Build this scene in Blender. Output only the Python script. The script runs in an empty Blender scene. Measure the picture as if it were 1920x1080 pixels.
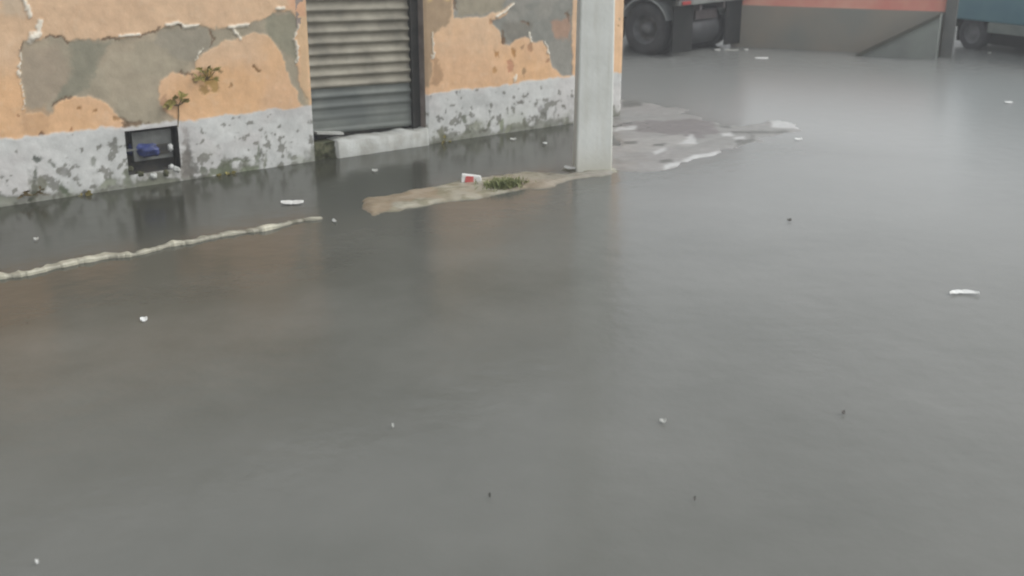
import bpy, bmesh, math, random
import numpy as np
from mathutils import Vector, Matrix

# ------------------------------------------------------------------ camera, sky, light
SC = bpy.context.scene
COL = SC.collection
W0, H0, FPX = 1920.0, 1080.0, 2100.0
PITCH = math.radians(18.68)
CAMH = 2.6

cam_d = bpy.data.cameras.new("camera")
cam_d.sensor_width = 36.0
cam_d.lens = FPX / W0 * 36.0
cam_d.clip_end = 2000.0
cam = bpy.data.objects.new("camera", cam_d)
cam.location = (0, 0, CAMH)
cam.rotation_euler = (math.pi / 2 - PITCH, 0, 0)
COL.objects.link(cam)
SC.camera = cam
cam_d.dof.use_dof = True
cam_d.dof.focus_distance = 8.0
cam_d.dof.aperture_fstop = 1.7

SUN_EL, SUN_ROT = math.radians(48), math.radians(97)
world = bpy.data.worlds.new("World")
SC.world = world
world.use_nodes = True
wn, wl = world.node_tree.nodes, world.node_tree.links
wn.clear()
sky = wn.new("ShaderNodeTexSky")
sky.sky_type = 'NISHITA'
sky.sun_disc = False
sky.sun_elevation = SUN_EL
sky.sun_rotation = SUN_ROT
sky.dust_density = 2.0
sky.air_density = 1.5
hs = wn.new("ShaderNodeHueSaturation")
hs.inputs["Saturation"].default_value = 0.14
bg = wn.new("ShaderNodeBackground")
bg.inputs["Strength"].default_value = 0.15
wo = wn.new("ShaderNodeOutputWorld")
wl.new(sky.outputs[0], hs.inputs["Color"])
wl.new(hs.outputs[0], bg.inputs["Color"])
wl.new(bg.outputs[0], wo.inputs["Surface"])

sun_d = bpy.data.lights.new("sun", 'SUN')
sun_d.energy = 0.95
sun_d.angle = math.radians(40)
sun_d.color = (1.0, 0.985, 0.96)
sun = bpy.data.objects.new("sun", sun_d)
# nishita: rotation measured from +Y clockwise seen from above
sdir = Vector((math.sin(SUN_ROT) * math.cos(SUN_EL), math.cos(SUN_ROT) * math.cos(SUN_EL), math.sin(SUN_EL)))
sun.rotation_euler = (-sdir).to_track_quat('-Z', 'Y').to_euler()
sun.location = (0, 0, 20)
COL.objects.link(sun)

SC.view_settings.view_transform = 'Standard'
SC.view_settings.look = 'None'
SC.view_settings.exposure = 0.6
SC.view_settings.gamma = 1.0
SC.view_settings.use_curve_mapping = False
SC.render.film_transparent = False
SC.cycles.filter_width = 2.0

# ------------------------------------------------------------------ helpers
random.seed(7)
RNG = np.random.RandomState(11)
CP, SP = math.cos(PITCH), math.sin(PITCH)

def ray(u, v):
    a = (u - W0 / 2) / FPX
    b = -(v - H0 / 2) / FPX
    return Vector((a, CP + b * SP, -SP + b * CP))

def ground(u, v, z=0.0):
    d = ray(u, v)
    k = (z - CAMH) / d.z
    return Vector((d.x * k, d.y * k, z))

WA = ground(0, 388)
WB = ground(1163, 218)
WDIR = (WB - WA); WLEN = WDIR.length; WDIR.normalize()
WN = Vector((WDIR.y, -WDIR.x, 0))            # outward, towards the camera
if WN.dot(Vector((0, 0, 0)) - WA) < 0: WN = -WN

def on_wall(u, v, off=0.0):
    """pixel -> (s, t) on the wall plane"""
    d = ray(u, v)
    o = Vector((0, 0, CAMH))
    p0 = WA + WN * off
    k = (p0 - o).dot(WN) / d.dot(WN)
    p = o + d * k
    return ((p - WA).dot(WDIR), p.z)

def wp(s, t, n=0.0):
    p = WA + WDIR * s + WN * n
    return Vector((p.x, p.y, t))

def lin(c):
    c = np.asarray(c, float) / 255.0
    return np.where(c <= 0.04045, c / 12.92, ((c + 0.055) / 1.055) ** 2.4)

ALB = 0.96
def alb(r, g, b): return tuple(lin((r, g, b)) * ALB)

_lat = {}
def vnoise(x, y, seed=0):
    if seed not in _lat: _lat[seed] = np.random.RandomState(seed + 100).rand(256, 256)
    L = _lat[seed]
    xi, yi = np.floor(x).astype(int), np.floor(y).astype(int)
    fx, fy = x - xi, y - yi
    fx = fx * fx * (3 - 2 * fx); fy = fy * fy * (3 - 2 * fy)
    a = L[xi % 256, yi % 256]; b = L[(xi + 1) % 256, yi % 256]
    c = L[xi % 256, (yi + 1) % 256]; d = L[(xi + 1) % 256, (yi + 1) % 256]
    return (a * (1 - fx) + b * fx) * (1 - fy) + (c * (1 - fx) + d * fx) * fy

def fbm(x, y, sc, octv=4, seed=0):
    x = np.asarray(x, float); y = np.asarray(y, float)
    r = 0; a = 1.0; t = 0
    for i in range(octv):
        r = r + a * vnoise(x * sc + 17.3 * i, y * sc + 9.1 * i, seed + i)
        t += a; a *= 0.5; sc *= 2.03
    return r / t

def poly_sd(px, py, poly):
    """signed distance, positive inside"""
    poly = np.asarray(poly, float)
    n = len(poly)
    d2 = np.full(px.shape, 1e9); inside = np.zeros(px.shape, bool)
    for i in range(n):
        ax, ay = poly[i]; bx, by = poly[(i + 1) % n]
        ex, ey = bx - ax, by - ay
        wx, wy = px - ax, py - ay
        h = np.clip((wx * ex + wy * ey) / max(ex * ex + ey * ey, 1e-12), 0, 1)
        d2 = np.minimum(d2, (wx - ex * h) ** 2 + (wy - ey * h) ** 2)
        if abs(by - ay) > 1e-12:
            cond = ((ay > py) != (by > py)) & (px < (bx - ax) * (py - ay) / (by - ay) + ax)
            inside ^= cond
    return np.where(inside, 1, -1) * np.sqrt(d2)

def seg_d(px, py, pts):
    d2 = np.full(px.shape, 1e9)
    for (ax, ay), (bx, by) in zip(pts[:-1], pts[1:]):
        ex, ey = bx - ax, by - ay
        wx, wy = px - ax, py - ay
        h = np.clip((wx * ex + wy * ey) / max(ex * ex + ey * ey, 1e-12), 0, 1)
        d2 = np.minimum(d2, (wx - ex * h) ** 2 + (wy - ey * h) ** 2)
    return np.sqrt(d2)

def sstep(a, b, x):
    t = np.clip((x - a) / (b - a), 0, 1)
    return t * t * (3 - 2 * t)

def tag(o, label=None, cat=None, group=None, kind=None):
    if label: o["label"] = label
    if cat: o["category"] = cat
    if group: o["group"] = group
    if kind: o["kind"] = kind
    return o

def empty(name, loc, rz=0.0):
    o = bpy.data.objects.new(name, None)
    o.location = loc; o.rotation_euler = (0, 0, rz)
    o.empty_display_size = 0.2
    COL.objects.link(o)
    return o

def mesh_obj(name, verts, faces, mat, parent=None, smooth=False, cols=None, local=False):
    me = bpy.data.meshes.new(name)
    me.from_pydata([tuple(v) for v in verts], [], [tuple(f) for f in faces])
    me.materials.append(mat)
    if smooth: me.polygons.foreach_set("use_smooth", [True] * len(me.polygons))
    if cols is not None:
        at = me.color_attributes.new("paint", 'FLOAT_COLOR', 'POINT')
        c4 = np.ones((len(verts), 4)); c4[:, :3] = cols
        at.data.foreach_set("color", c4.ravel())
    me.update()
    o = bpy.data.objects.new(name, me)
    COL.objects.link(o)
    if parent:
        o.parent = parent
        if not local:
            bpy.context.view_layer.update()
            o.matrix_parent_inverse = parent.matrix_world.inverted()
    return o

class MB:
    """collects shapes; build() links them as one mesh"""
    def __init__(s): s.v = []; s.f = []
    def add(s, v, f):
        k = len(s.v); s.v += [Vector(p) for p in v]; s.f += [tuple(i + k for i in q) for q in f]
    def hexa(s, p):   # 8 corners, bottom 4 ccw then top 4
        s.add(p, [(3, 2, 1, 0), (4, 5, 6, 7), (0, 1, 5, 4), (1, 2, 6, 5), (2, 3, 7, 6), (3, 0, 4, 7)])
    def box(s, x0, x1, y0, y1, z0, z1, M=None):
        p = [Vector(q) for q in ((x0, y0, z0), (x1, y0, z0), (x1, y1, z0), (x0, y1, z0), (x0, y0, z1), (x1, y0, z1), (x1, y1, z1), (x0, y1, z1))]
        if M is not None: p = [M @ q for q in p]
        s.hexa(p)
    def wbox(s, s0, s1, t0, t1, n0, n1):   # in wall coordinates
        s.hexa([wp(s0, t0, n1), wp(s1, t0, n1), wp(s1, t0, n0), wp(s0, t0, n0), wp(s0, t1, n1), wp(s1, t1, n1), wp(s1, t1, n0), wp(s0, t1, n0)])
    def lathe(s, prof, n=32, axis='Y', c=(0, 0, 0), closed=False):
        c = Vector(c); k = len(s.v)
        for i in range(n):
            a = 2 * math.pi * i / n
            for (r, h) in prof:
                if axis == 'Y': q = Vector((r * math.cos(a), h, r * math.sin(a)))
                elif axis == 'X': q = Vector((h, r * math.cos(a), r * math.sin(a)))
                else: q = Vector((r * math.cos(a), r * math.sin(a), h))
                s.v.append(c + q)
        m = len(prof)
        for i in range(n):
            j = (i + 1) % n
            for q in range(m - 1 if not closed else m):
                r = (q + 1) % m
                s.f.append((k + i * m + q, k + j * m + q, k + j * m + r, k + i * m + r))
    def tube(s, pts, r, n=8, taper=None):
        pts = [Vector(p) for p in pts]; k = len(s.v)
        for i, p in enumerate(pts):
            d = (pts[min(i + 1, len(pts) - 1)] - pts[max(i - 1, 0)]).normalized()
            u = d.orthogonal().normalized(); w = d.cross(u)
            rr = r if taper is None else r * (1 - taper * i / (len(pts) - 1))
            for q in range(n):
                a = 2 * math.pi * q / n
                s.v.append(p + u * (rr * math.cos(a)) + w * (rr * math.sin(a)))
        for i in range(len(pts) - 1):
            for q in range(n):
                e = (q + 1) % n
                s.f.append((k + i * n + q, k + i * n + e, k + (i + 1) * n + e, k + (i + 1) * n + q))
        s.f.append(tuple(k + q for q in reversed(range(n))))
        s.f.append(tuple(k + (len(pts) - 1) * n + q for q in range(n)))
    def build(s, name, mat, parent=None, smooth=False, bevel=0.0, local=False):
        o = mesh_obj(name, s.v, s.f, mat, parent, smooth, local=local)
        bm = bmesh.new(); bm.from_mesh(o.data)
        bmesh.ops.recalc_face_normals(bm, faces=bm.faces); bm.to_mesh(o.data); bm.free()
        if bevel:
            b = o.modifiers.new("bevel", 'BEVEL'); b.width = bevel; b.segments = 2; b.limit_method = 'ANGLE'
        return o

# ------------------------------------------------------------------ materials
def base_mat(name, col=(0.5, 0.5, 0.5), rough=0.7, metal=0.0, spec=0.5):
    m = bpy.data.materials.new(name); m.use_nodes = True
    b = m.node_tree.nodes["Principled BSDF"]
    b.inputs["Base Color"].default_value = (*col, 1)
    b.inputs["Roughness"].default_value = rough
    b.inputs["Metallic"].default_value = metal
    b.inputs["Specular IOR Level"].default_value = spec
    return m, m.node_tree.nodes, m.node_tree.links, b

def worn(name, c1, c2, scale=6.0, rough=0.7, metal=0.0, bump=0.3, bdist=0.01, detail=6, lo=0.35, hi=0.65, spec=0.5):
    m, n, l, b = base_mat(name, c1, rough, metal, spec)
    tc = n.new("ShaderNodeTexCoord")
    nz = n.new("ShaderNodeTexNoise"); nz.inputs["Scale"].default_value = scale; nz.inputs["Detail"].default_value = detail
    rp = n.new("ShaderNodeValToRGB")
    rp.color_ramp.elements[0].position = lo; rp.color_ramp.elements[0].color = (*c1, 1)
    rp.color_ramp.elements[1].position = hi; rp.color_ramp.elements[1].color = (*c2, 1)
    nb = n.new("ShaderNodeTexNoise"); nb.inputs["Scale"].default_value = scale * 6; nb.inputs["Detail"].default_value = 5
    bp = n.new("ShaderNodeBump"); bp.inputs["Strength"].default_value = bump; bp.inputs["Distance"].default_value = bdist
    l.new(tc.outputs["Object"], nz.inputs["Vector"]); l.new(tc.outputs["Object"], nb.inputs["Vector"])
    l.new(nz.outputs["Fac"], rp.inputs["Fac"]); l.new(rp.outputs["Color"], b.inputs["Base Color"])
    l.new(nb.outputs["Fac"], bp.inputs["Height"]); l.new(bp.outputs["Normal"], b.inputs["Normal"])
    return m

def streaked(name, c1, c2, c3):
    m = worn(name, c1, c2, 3.0, 0.75, bump=.3)
    n, l = m.node_tree.nodes, m.node_tree.links; b = n["Principled BSDF"]
    src = b.inputs["Base Color"].links[0].from_socket
    tc = n.new("ShaderNodeTexCoord"); mp = n.new("ShaderNodeMapping"); mp.inputs["Scale"].default_value = (14, 14, 1.3)
    nz = n.new("ShaderNodeTexNoise"); nz.inputs["Scale"].default_value = 1; nz.inputs["Detail"].default_value = 7
    mr = n.new("ShaderNodeMapRange"); mr.inputs[1].default_value = .52; mr.inputs[2].default_value = .75; mr.inputs[4].default_value = .25
    sx = n.new("ShaderNodeSeparateXYZ"); tide = n.new("ShaderNodeMapRange"); tide.inputs[1].default_value = .30; tide.inputs[2].default_value = 0; tide.inputs[4].default_value = .5
    ad = n.new("ShaderNodeMath"); ad.operation = 'ADD'; ad.use_clamp = True
    mx = n.new("ShaderNodeMix"); mx.data_type = 'RGBA'; mx.inputs[7].default_value = (*c3, 1)
    l.new(tc.outputs["Object"], mp.inputs[0]); l.new(mp.outputs[0], nz.inputs["Vector"]); l.new(nz.outputs["Fac"], mr.inputs[0])
    l.new(tc.outputs["Object"], sx.inputs[0]); l.new(sx.outputs["Z"], tide.inputs[0])
    l.new(mr.outputs[0], ad.inputs[0]); l.new(tide.outputs[0], ad.inputs[1]); l.new(ad.outputs[0], mx.inputs[0])
    l.new(src, mx.inputs[6]); l.new(mx.outputs[2], b.inputs["Base Color"])
    return m

def painted_mat(name, rough=0.8, bump=0.35, bdist=0.006, scale=40):
    """uses the per-vertex paint layer, plus fine grain"""
    m, n, l, b = base_mat(name, rough=rough, spec=0.3)
    at = n.new("ShaderNodeAttribute"); at.attribute_name = "paint"
    tc = n.new("ShaderNodeTexCoord")
    nz = n.new("ShaderNodeTexNoise"); nz.inputs["Scale"].default_value = 9; nz.inputs["Detail"].default_value = 9; nz.inputs["Roughness"].default_value = 0.65
    mr = n.new("ShaderNodeMapRange"); mr.inputs[1].default_value = 0.25; mr.inputs[2].default_value = 0.75
    mr.inputs[3].default_value = 0.86; mr.inputs[4].default_value = 1.12
    mx = n.new("ShaderNodeMix"); mx.data_type = 'RGBA'; mx.blend_type = 'MULTIPLY'; mx.inputs[0].default_value = 1.0
    nb = n.new("ShaderNodeTexNoise"); nb.inputs["Scale"].default_value = scale; nb.inputs["Detail"].default_value = 6
    bp = n.new("ShaderNodeBump"); bp.inputs["Strength"].default_value = bump; bp.inputs["Distance"].default_value = bdist
    l.new(tc.outputs["Object"], nz.inputs["Vector"]); l.new(tc.outputs["Object"], nb.inputs["Vector"])
    l.new(nz.outputs["Fac"], mr.inputs[0])
    l.new(at.outputs["Color"], mx.inputs[6]); l.new(mr.outputs[0], mx.inputs[7])
    l.new(mx.outputs[2], b.inputs["Base Color"])
    l.new(nb.outputs["Fac"], bp.inputs["Height"]); l.new(bp.outputs["Normal"], b.inputs["Normal"])
    return m

M_WALL = painted_mat("peeling wall paint")
M_WET = painted_mat("wet concrete", rough=0.38, bump=0.5, bdist=0.01, scale=60)
M_PLASTER = worn("plain plaster", alb(185, 155, 125), alb(150, 135, 115), 2.0, 0.85)
M_POLE = streaked("pole concrete", alb(212, 214, 209), alb(198, 200, 194), alb(165, 160, 140))
M_SHUTTER = worn("shutter steel", alb(148, 143, 128), alb(112, 108, 96), 3.0, 0.7, 0.0, bump=0.1)
M_PANEL = worn("shutter lower steel", alb(110, 114, 108), alb(84, 89, 86), 2.5, 0.7, 0.0, bump=0.1)
M_RAIL = worn("guide rail steel", alb(52, 50, 46), alb(34, 34, 32), 8, 0.6)
M_SILL = worn("whitewashed sill", alb(172, 174, 170), alb(150, 150, 143), 7, 0.75, bump=0.5)
M_ROOF = worn("roof slab", (0.2, 0.19, 0.17), (0.13, 0.12, 0.11), 2, 0.85)
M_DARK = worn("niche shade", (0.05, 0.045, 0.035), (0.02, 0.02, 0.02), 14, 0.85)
M_TYRE = worn("tyre rubber", (0.028, 0.03, 0.033), (0.05, 0.052, 0.056), 6, 0.75)
M_RIM = worn("truck rim", (0.09, 0.095, 0.10), (0.16, 0.165, 0.17), 9, 0.55, 0.3)
M_CHASSIS = worn("chassis", (0.035, 0.026, 0.026), (0.06, 0.05, 0.05), 4, 0.7)
M_GUARD = worn("mudguard", (0.42, 0.45, 0.45), (0.25, 0.27, 0.27), 5, 0.5)
M_FLAP = worn("mud flap", (0.014, 0.015, 0.015), (0.024, 0.024, 0.023), 5, 0.9, spec=.1)
M_BED = worn("truck bed", (0.17, 0.18, 0.165), (0.08, 0.085, 0.08), 2, 0.6)
M_LEAF = worn("weed leaf", (0.20, 0.17, 0.035), (0.30, 0.25, 0.07), 30, 0.6)
M_LEAFB = worn("brown weed leaf", (0.09, 0.065, 0.025), (0.16, 0.12, 0.05), 30, 0.7)
M_MOSS = worn("moss", (0.05, 0.055, 0.025), (0.10, 0.10, 0.055), 25, 0.95, bump=0.8, bdist=0.02)
M_WHITE = worn("litter white", (0.62, 0.63, 0.61), (0.5, 0.5, 0.48), 12, 0.5)
M_LITDARK = worn("litter dark", (0.06, 0.06, 0.05), (0.1, 0.09, 0.08), 20, 0.7)
M_RED = worn("litter red", (0.42, 0.05, 0.05), (0.5, 0.12, 0.1), 12, 0.5)
M_ASPH = worn("asphalt", (0.055, 0.053, 0.05), (0.04, 0.04, 0.038), 3, 0.85)

# ------------------------------------------------------------------ setting: road, flood water
def sheet(name, z, ext, mat, n=1):
    v = [(-ext, -ext, z), (ext, -ext, z), (ext, ext, z), (-ext, ext, z)]
    return tag(mesh_obj(name, v, [(0, 1, 2, 3)], mat), kind='structure')
sheet("road", -0.14, 900, M_ASPH)

def water_mat():
    m, n, l, b = base_mat("flood water", (0.11, 0.105, 0.092), 0.2)
    b.inputs["IOR"].default_value = 1.333
    tc = n.new("ShaderNodeTexCoord")
    # suspended silt
    nz = n.new("ShaderNodeTexNoise"); nz.inputs["Scale"].default_value = 0.55; nz.inputs["Detail"].default_value = 7; nz.inputs["Roughness"].default_value = 0.6
    rp = n.new("ShaderNodeValToRGB")
    rp.color_ramp.elements[0].position = 0.3; rp.color_ramp.elements[0].color = (0.096, 0.098, 0.086, 1)
    rp.color_ramp.elements[1].position = 0.7; rp.color_ramp.elements[1].color = (0.132, 0.133, 0.120, 1)
    l.new(tc.outputs["Object"], nz.inputs["Vector"]); l.new(nz.outputs["Fac"], rp.inputs["Fac"])
    # open water is stirred by the rain, water close to the building is calmer
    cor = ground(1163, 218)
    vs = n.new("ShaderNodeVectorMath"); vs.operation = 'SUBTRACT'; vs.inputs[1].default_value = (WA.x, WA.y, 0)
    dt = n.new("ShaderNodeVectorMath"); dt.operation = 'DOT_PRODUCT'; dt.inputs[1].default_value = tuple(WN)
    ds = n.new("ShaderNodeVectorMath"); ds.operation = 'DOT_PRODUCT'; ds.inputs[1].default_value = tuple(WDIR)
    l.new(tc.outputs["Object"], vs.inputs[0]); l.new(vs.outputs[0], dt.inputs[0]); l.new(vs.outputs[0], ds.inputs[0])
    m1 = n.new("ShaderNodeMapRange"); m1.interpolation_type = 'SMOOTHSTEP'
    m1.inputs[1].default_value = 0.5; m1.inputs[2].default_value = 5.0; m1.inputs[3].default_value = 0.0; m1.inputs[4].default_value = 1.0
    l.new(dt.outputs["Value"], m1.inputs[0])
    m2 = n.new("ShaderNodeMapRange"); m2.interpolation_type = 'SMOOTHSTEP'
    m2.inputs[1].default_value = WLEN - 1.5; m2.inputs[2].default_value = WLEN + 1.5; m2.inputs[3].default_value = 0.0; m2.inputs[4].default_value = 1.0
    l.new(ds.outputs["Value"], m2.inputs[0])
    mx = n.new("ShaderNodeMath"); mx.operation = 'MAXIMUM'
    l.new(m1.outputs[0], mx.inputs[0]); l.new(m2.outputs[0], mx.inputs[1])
    # base colour darkened towards the building to offset the wall's bright reflection
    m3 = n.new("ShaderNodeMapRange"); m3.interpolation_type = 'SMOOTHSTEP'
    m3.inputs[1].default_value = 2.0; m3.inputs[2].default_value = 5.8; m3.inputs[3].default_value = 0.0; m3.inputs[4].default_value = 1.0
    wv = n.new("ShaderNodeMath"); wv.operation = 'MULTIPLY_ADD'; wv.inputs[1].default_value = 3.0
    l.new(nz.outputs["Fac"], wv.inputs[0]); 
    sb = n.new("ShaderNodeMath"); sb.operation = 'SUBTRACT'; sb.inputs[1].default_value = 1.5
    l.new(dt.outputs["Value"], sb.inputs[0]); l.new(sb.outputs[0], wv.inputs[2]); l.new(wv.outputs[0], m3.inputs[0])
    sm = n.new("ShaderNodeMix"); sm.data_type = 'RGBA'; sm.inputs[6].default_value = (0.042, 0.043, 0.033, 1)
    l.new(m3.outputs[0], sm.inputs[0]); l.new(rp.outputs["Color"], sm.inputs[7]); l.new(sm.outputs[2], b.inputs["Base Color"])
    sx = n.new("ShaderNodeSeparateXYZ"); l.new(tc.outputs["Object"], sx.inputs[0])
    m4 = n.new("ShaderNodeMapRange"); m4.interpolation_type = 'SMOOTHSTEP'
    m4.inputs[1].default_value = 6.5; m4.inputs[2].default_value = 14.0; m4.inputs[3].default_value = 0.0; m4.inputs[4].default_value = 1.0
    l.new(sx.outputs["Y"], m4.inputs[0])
    sf = n.new("ShaderNodeMix"); sf.data_type = 'RGBA'; sf.inputs[7].default_value = (0.215, 0.222, 0.213, 1)  # distant water lightened in colour, standing in for sky reflection
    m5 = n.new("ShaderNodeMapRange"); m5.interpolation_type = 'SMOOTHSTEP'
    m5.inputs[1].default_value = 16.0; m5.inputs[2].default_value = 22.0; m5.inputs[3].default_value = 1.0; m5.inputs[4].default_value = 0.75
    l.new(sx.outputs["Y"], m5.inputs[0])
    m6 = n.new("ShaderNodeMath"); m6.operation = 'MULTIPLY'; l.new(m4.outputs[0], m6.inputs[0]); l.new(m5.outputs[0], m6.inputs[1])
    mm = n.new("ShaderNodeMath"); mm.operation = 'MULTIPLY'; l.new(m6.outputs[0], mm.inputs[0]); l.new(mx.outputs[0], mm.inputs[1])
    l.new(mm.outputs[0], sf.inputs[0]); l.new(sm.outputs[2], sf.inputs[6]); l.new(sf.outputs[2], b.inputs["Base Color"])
    rr = n.new("ShaderNodeMapRange"); rr.inputs[3].default_value = 0.15; rr.inputs[4].default_value = 0.20
    ra = n.new("ShaderNodeMath"); ra.operation = 'MULTIPLY_ADD'; ra.inputs[1].default_value = 0.7; rr.clamp = False
    l.new(mm.outputs[0], ra.inputs[0]); l.new(mx.outputs[0], ra.inputs[2]); l.new(ra.outputs[0], rr.inputs[0]); l.new(rr.outputs[0], b.inputs["Roughness"])
    # ripples
    w1 = n.new("ShaderNodeTexNoise"); w1.inputs["Scale"].default_value = 5; w1.inputs["Detail"].default_value = 4
    w2 = n.new("ShaderNodeTexNoise"); w2.inputs["Scale"].default_value = 38; w2.inputs["Detail"].default_value = 3
    l.new(tc.outputs["Object"], w1.inputs["Vector"]); l.new(tc.outputs["Object"], w2.inputs["Vector"])
    ad = n.new("ShaderNodeMath"); ad.operation = 'MULTIPLY_ADD'; ad.inputs[1].default_value = 0.10
    l.new(w2.outputs["Fac"], ad.inputs[0]); l.new(w1.outputs["Fac"], ad.inputs[2])
    bs = n.new("ShaderNodeMapRange"); bs.inputs[3].default_value = 0.07; bs.inputs[4].default_value = 0.16
    l.new(mx.outputs[0], bs.inputs[0])
    bp = n.new("ShaderNodeBump"); bp.inputs["Distance"].default_value = 0.03
    l.new(bs.outputs[0], bp.inputs["Strength"])
    l.new(ad.outputs[0], bp.inputs["Height"]); l.new(bp.outputs["Normal"], b.inputs["Normal"])
    return m
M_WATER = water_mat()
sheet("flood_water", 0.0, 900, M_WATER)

# ------------------------------------------------------------------ the peeling building
bld = empty("corner_building", tuple(WA), 0)
tag(bld, "orange corner building with peeling paint, white skirting and a metal roller door", "building")

W = lambda pts: [on_wall(*p) for p in pts]
DL0, DL1 = on_wall(580, 120)[0], on_wall(797, 160)[0]     # door opening along the wall
sill_t = on_wall(720, 252)[1]
NS0, NS1 = on_wall(236, 280)[0], on_wall(336, 280)[0]     # small niche
NT0, NT1 = on_wall(286, 322)[1], on_wall(286, 240)[1]
BANDL, BANDR = on_wall(0, 262), on_wall(1070, 145)
HB = 3.15
DOORTOP = 2.45
REC = 0.16
S_MIN = -7.0

def spaced(a, b, h): return list(np.linspace(a, b, max(2, int(round((b - a) / h)) + 1)))
FH = 0.0125
def join(*ls):
    out = []
    for q in ls:
        for x in q:
            if not out or x > out[-1] + 1e-6: out.append(x)
    return np.array(out)
SS = join(spaced(S_MIN, -0.6, 0.2), spaced(-0.6, NS0, FH), spaced(NS0, NS1, FH), spaced(NS1, DL0, FH), spaced(DL0, DL1, 0.05), spaced(DL1, WLEN, FH))
TT = join([-0.2], spaced(-0.02, NT0, FH), spaced(NT0, NT1, FH), spaced(NT1, 2.1, FH), [2.25, DOORTOP, 2.8, HB])
GS, GT = np.meshgrid(SS, TT, indexing='ij')
# ragged coordinates for the paint edges
JS = GS + (fbm(GS, GT, 9, 4, 1) - .5) * 0.10 + (fbm(GS, GT, 45, 2, 5) - .5) * 0.03
JT = GT + (fbm(GS, GT, 9, 4, 9) - .5) * 0.10 + (fbm(GS, GT, 45, 2, 14) - .5) * 0.03
RC = np.zeros(GS.shape + (3,)); DISP = np.zeros(GS.shape)
def mixin(mask, col):
    global RC
    c = np.asarray(col)
    RC = RC * (1 - mask[..., None]) + c * mask[..., None]
def pmask(pts, soft=0.012, jit=1.0):
    q = W(pts)
    return sstep(-soft, soft, poly_sd(GS + (JS - GS) * jit, GT + (JT - GT) * jit, q))

n_lo = fbm(GS, GT, 1.3, 4, 20); n_md = fbm(GS, GT, 4.0, 5, 30); n_hi = fbm(GS, GT, 16, 4, 40)
# orange paint: sun-bleached higher up
RC[:] = alb(207, 167, 126)
mixin(sstep(0.45, 0.62, n_lo) * 0.7, alb(204, 168, 134))
mixin(sstep(0.95, 1.45, GT + (n_lo - .5) * 0.8) * 0.8, alb(199, 170, 140))
mixin(sstep(0.5, 0.72, n_md) * 0.12, alb(188, 150, 118))
mixin(sstep(0.62, 0.75, n_hi) * 0.12, alb(206, 190, 165))
PAINT_T = 0.006
DISP += PAINT_T
def strip_paint(mask):
    global DISP
    DISP = DISP * (1 - mask)
# unseen upper wall, colour darkened for its reflection in the water
mixin(sstep(2.0, 2.12, GT) * .95, alb(112, 108, 96))
# --- exposed render patches
P1 = [(38, 92), (46, 76), (75, 70), (115, 71), (130, 76), (190, 74), (250, 67), (285, 60), (310, 49), (330, 44), (365, 49), (395, 53), (430, 51), (465, 45), (500, 32), (520, 18), (545, 24), (556, 42), (554, 80), (552, 120), (562, 160), (577, 185), (578, 208), (565, 200), (550, 160), (530, 110), (508, 72), (480, 62), (440, 72), (405, 82), (385, 97), (367, 115), (358, 136), (345, 143), (325, 136), (300, 146), (292, 165), (293, 185), (305, 205), (332, 228), (334, 243), (240, 250), (226, 228), (215, 207), (190, 186), (170, 179), (140, 180), (118, 190), (103, 206), (86, 214), (46, 214), (40, 150)]
m1 = pmask(P1, jit=0.8)
mixin(m1, alb(158, 146, 126)); strip_paint(m1)
mixin(m1 * sstep(.46, .56, n_md) * 0.5, alb(140, 134, 116))
mixin(m1 * pmask([(130, 78), (205, 82), (185, 112), (168, 160), (140, 176), (118, 188), (104, 203), (112, 160), (140, 125)], 0.03) * 0.8, alb(126, 124, 108))
mixin(m1 * pmask([(165, 150), (215, 95), (290, 95), (345, 130), (300, 145), (290, 190), (270, 225), (200, 185)], 0.03) * 0.6, alb(160, 150, 130))
mixin(m1 * pmask([(40, 95), (110, 85), (135, 130), (95, 195), (46, 205)], 0.04) * 0.7, alb(152, 138, 120))
mixin(m1 * pmask([(300, 55), (395, 55), (400, 90), (365, 115), (330, 110), (290, 80)], 0.03) * 0.7, alb(140, 134, 120))
mixin(m1 * pmask([(495, 25), (555, 30), (553, 115), (520, 90), (500, 60)], 0.03) * 0.8, alb(130, 128, 110))
mB = pmask([(40, 205), (88, 200), (90, 262), (46, 262)], 0.03); mixin(mB * 0.55, alb(176, 142, 108))
P3 = [(858, -60), (1170, -60), (1170, -20), (1072, -5), (1072, 146), (1050, 140), (1036, 126), (1028, 96), (1015, 76), (1000, 79), (985, 69), (965, 73), (956, 86), (944, 86), (936, 58), (918, 42), (945, 30), (962, 6), (938, 20), (912, 31), (852, 35), (850, 12)]
m3 = pmask(P3, jit=0.5)
mixin(m3, alb(134, 132, 124)); strip_paint(m3)
mixin(m3 * sstep(.45, .6, n_md) * 0.5, alb(116, 118, 112))
mixin(m3 * pmask([(860, -40), (950, -20), (940, 25), (855, 32)], 0.03) * .7, alb(150, 140, 118))
mixin(m3 * pmask([(1030, 40), (1068, 35), (1068, 75), (1038, 70)], 0.03) * .7, alb(165, 128, 104))
mixin(m3 * pmask([(940, 42), (1000, 40), (995, 70), (950, 80)], 0.03) * .6, alb(112, 108, 98))
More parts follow.
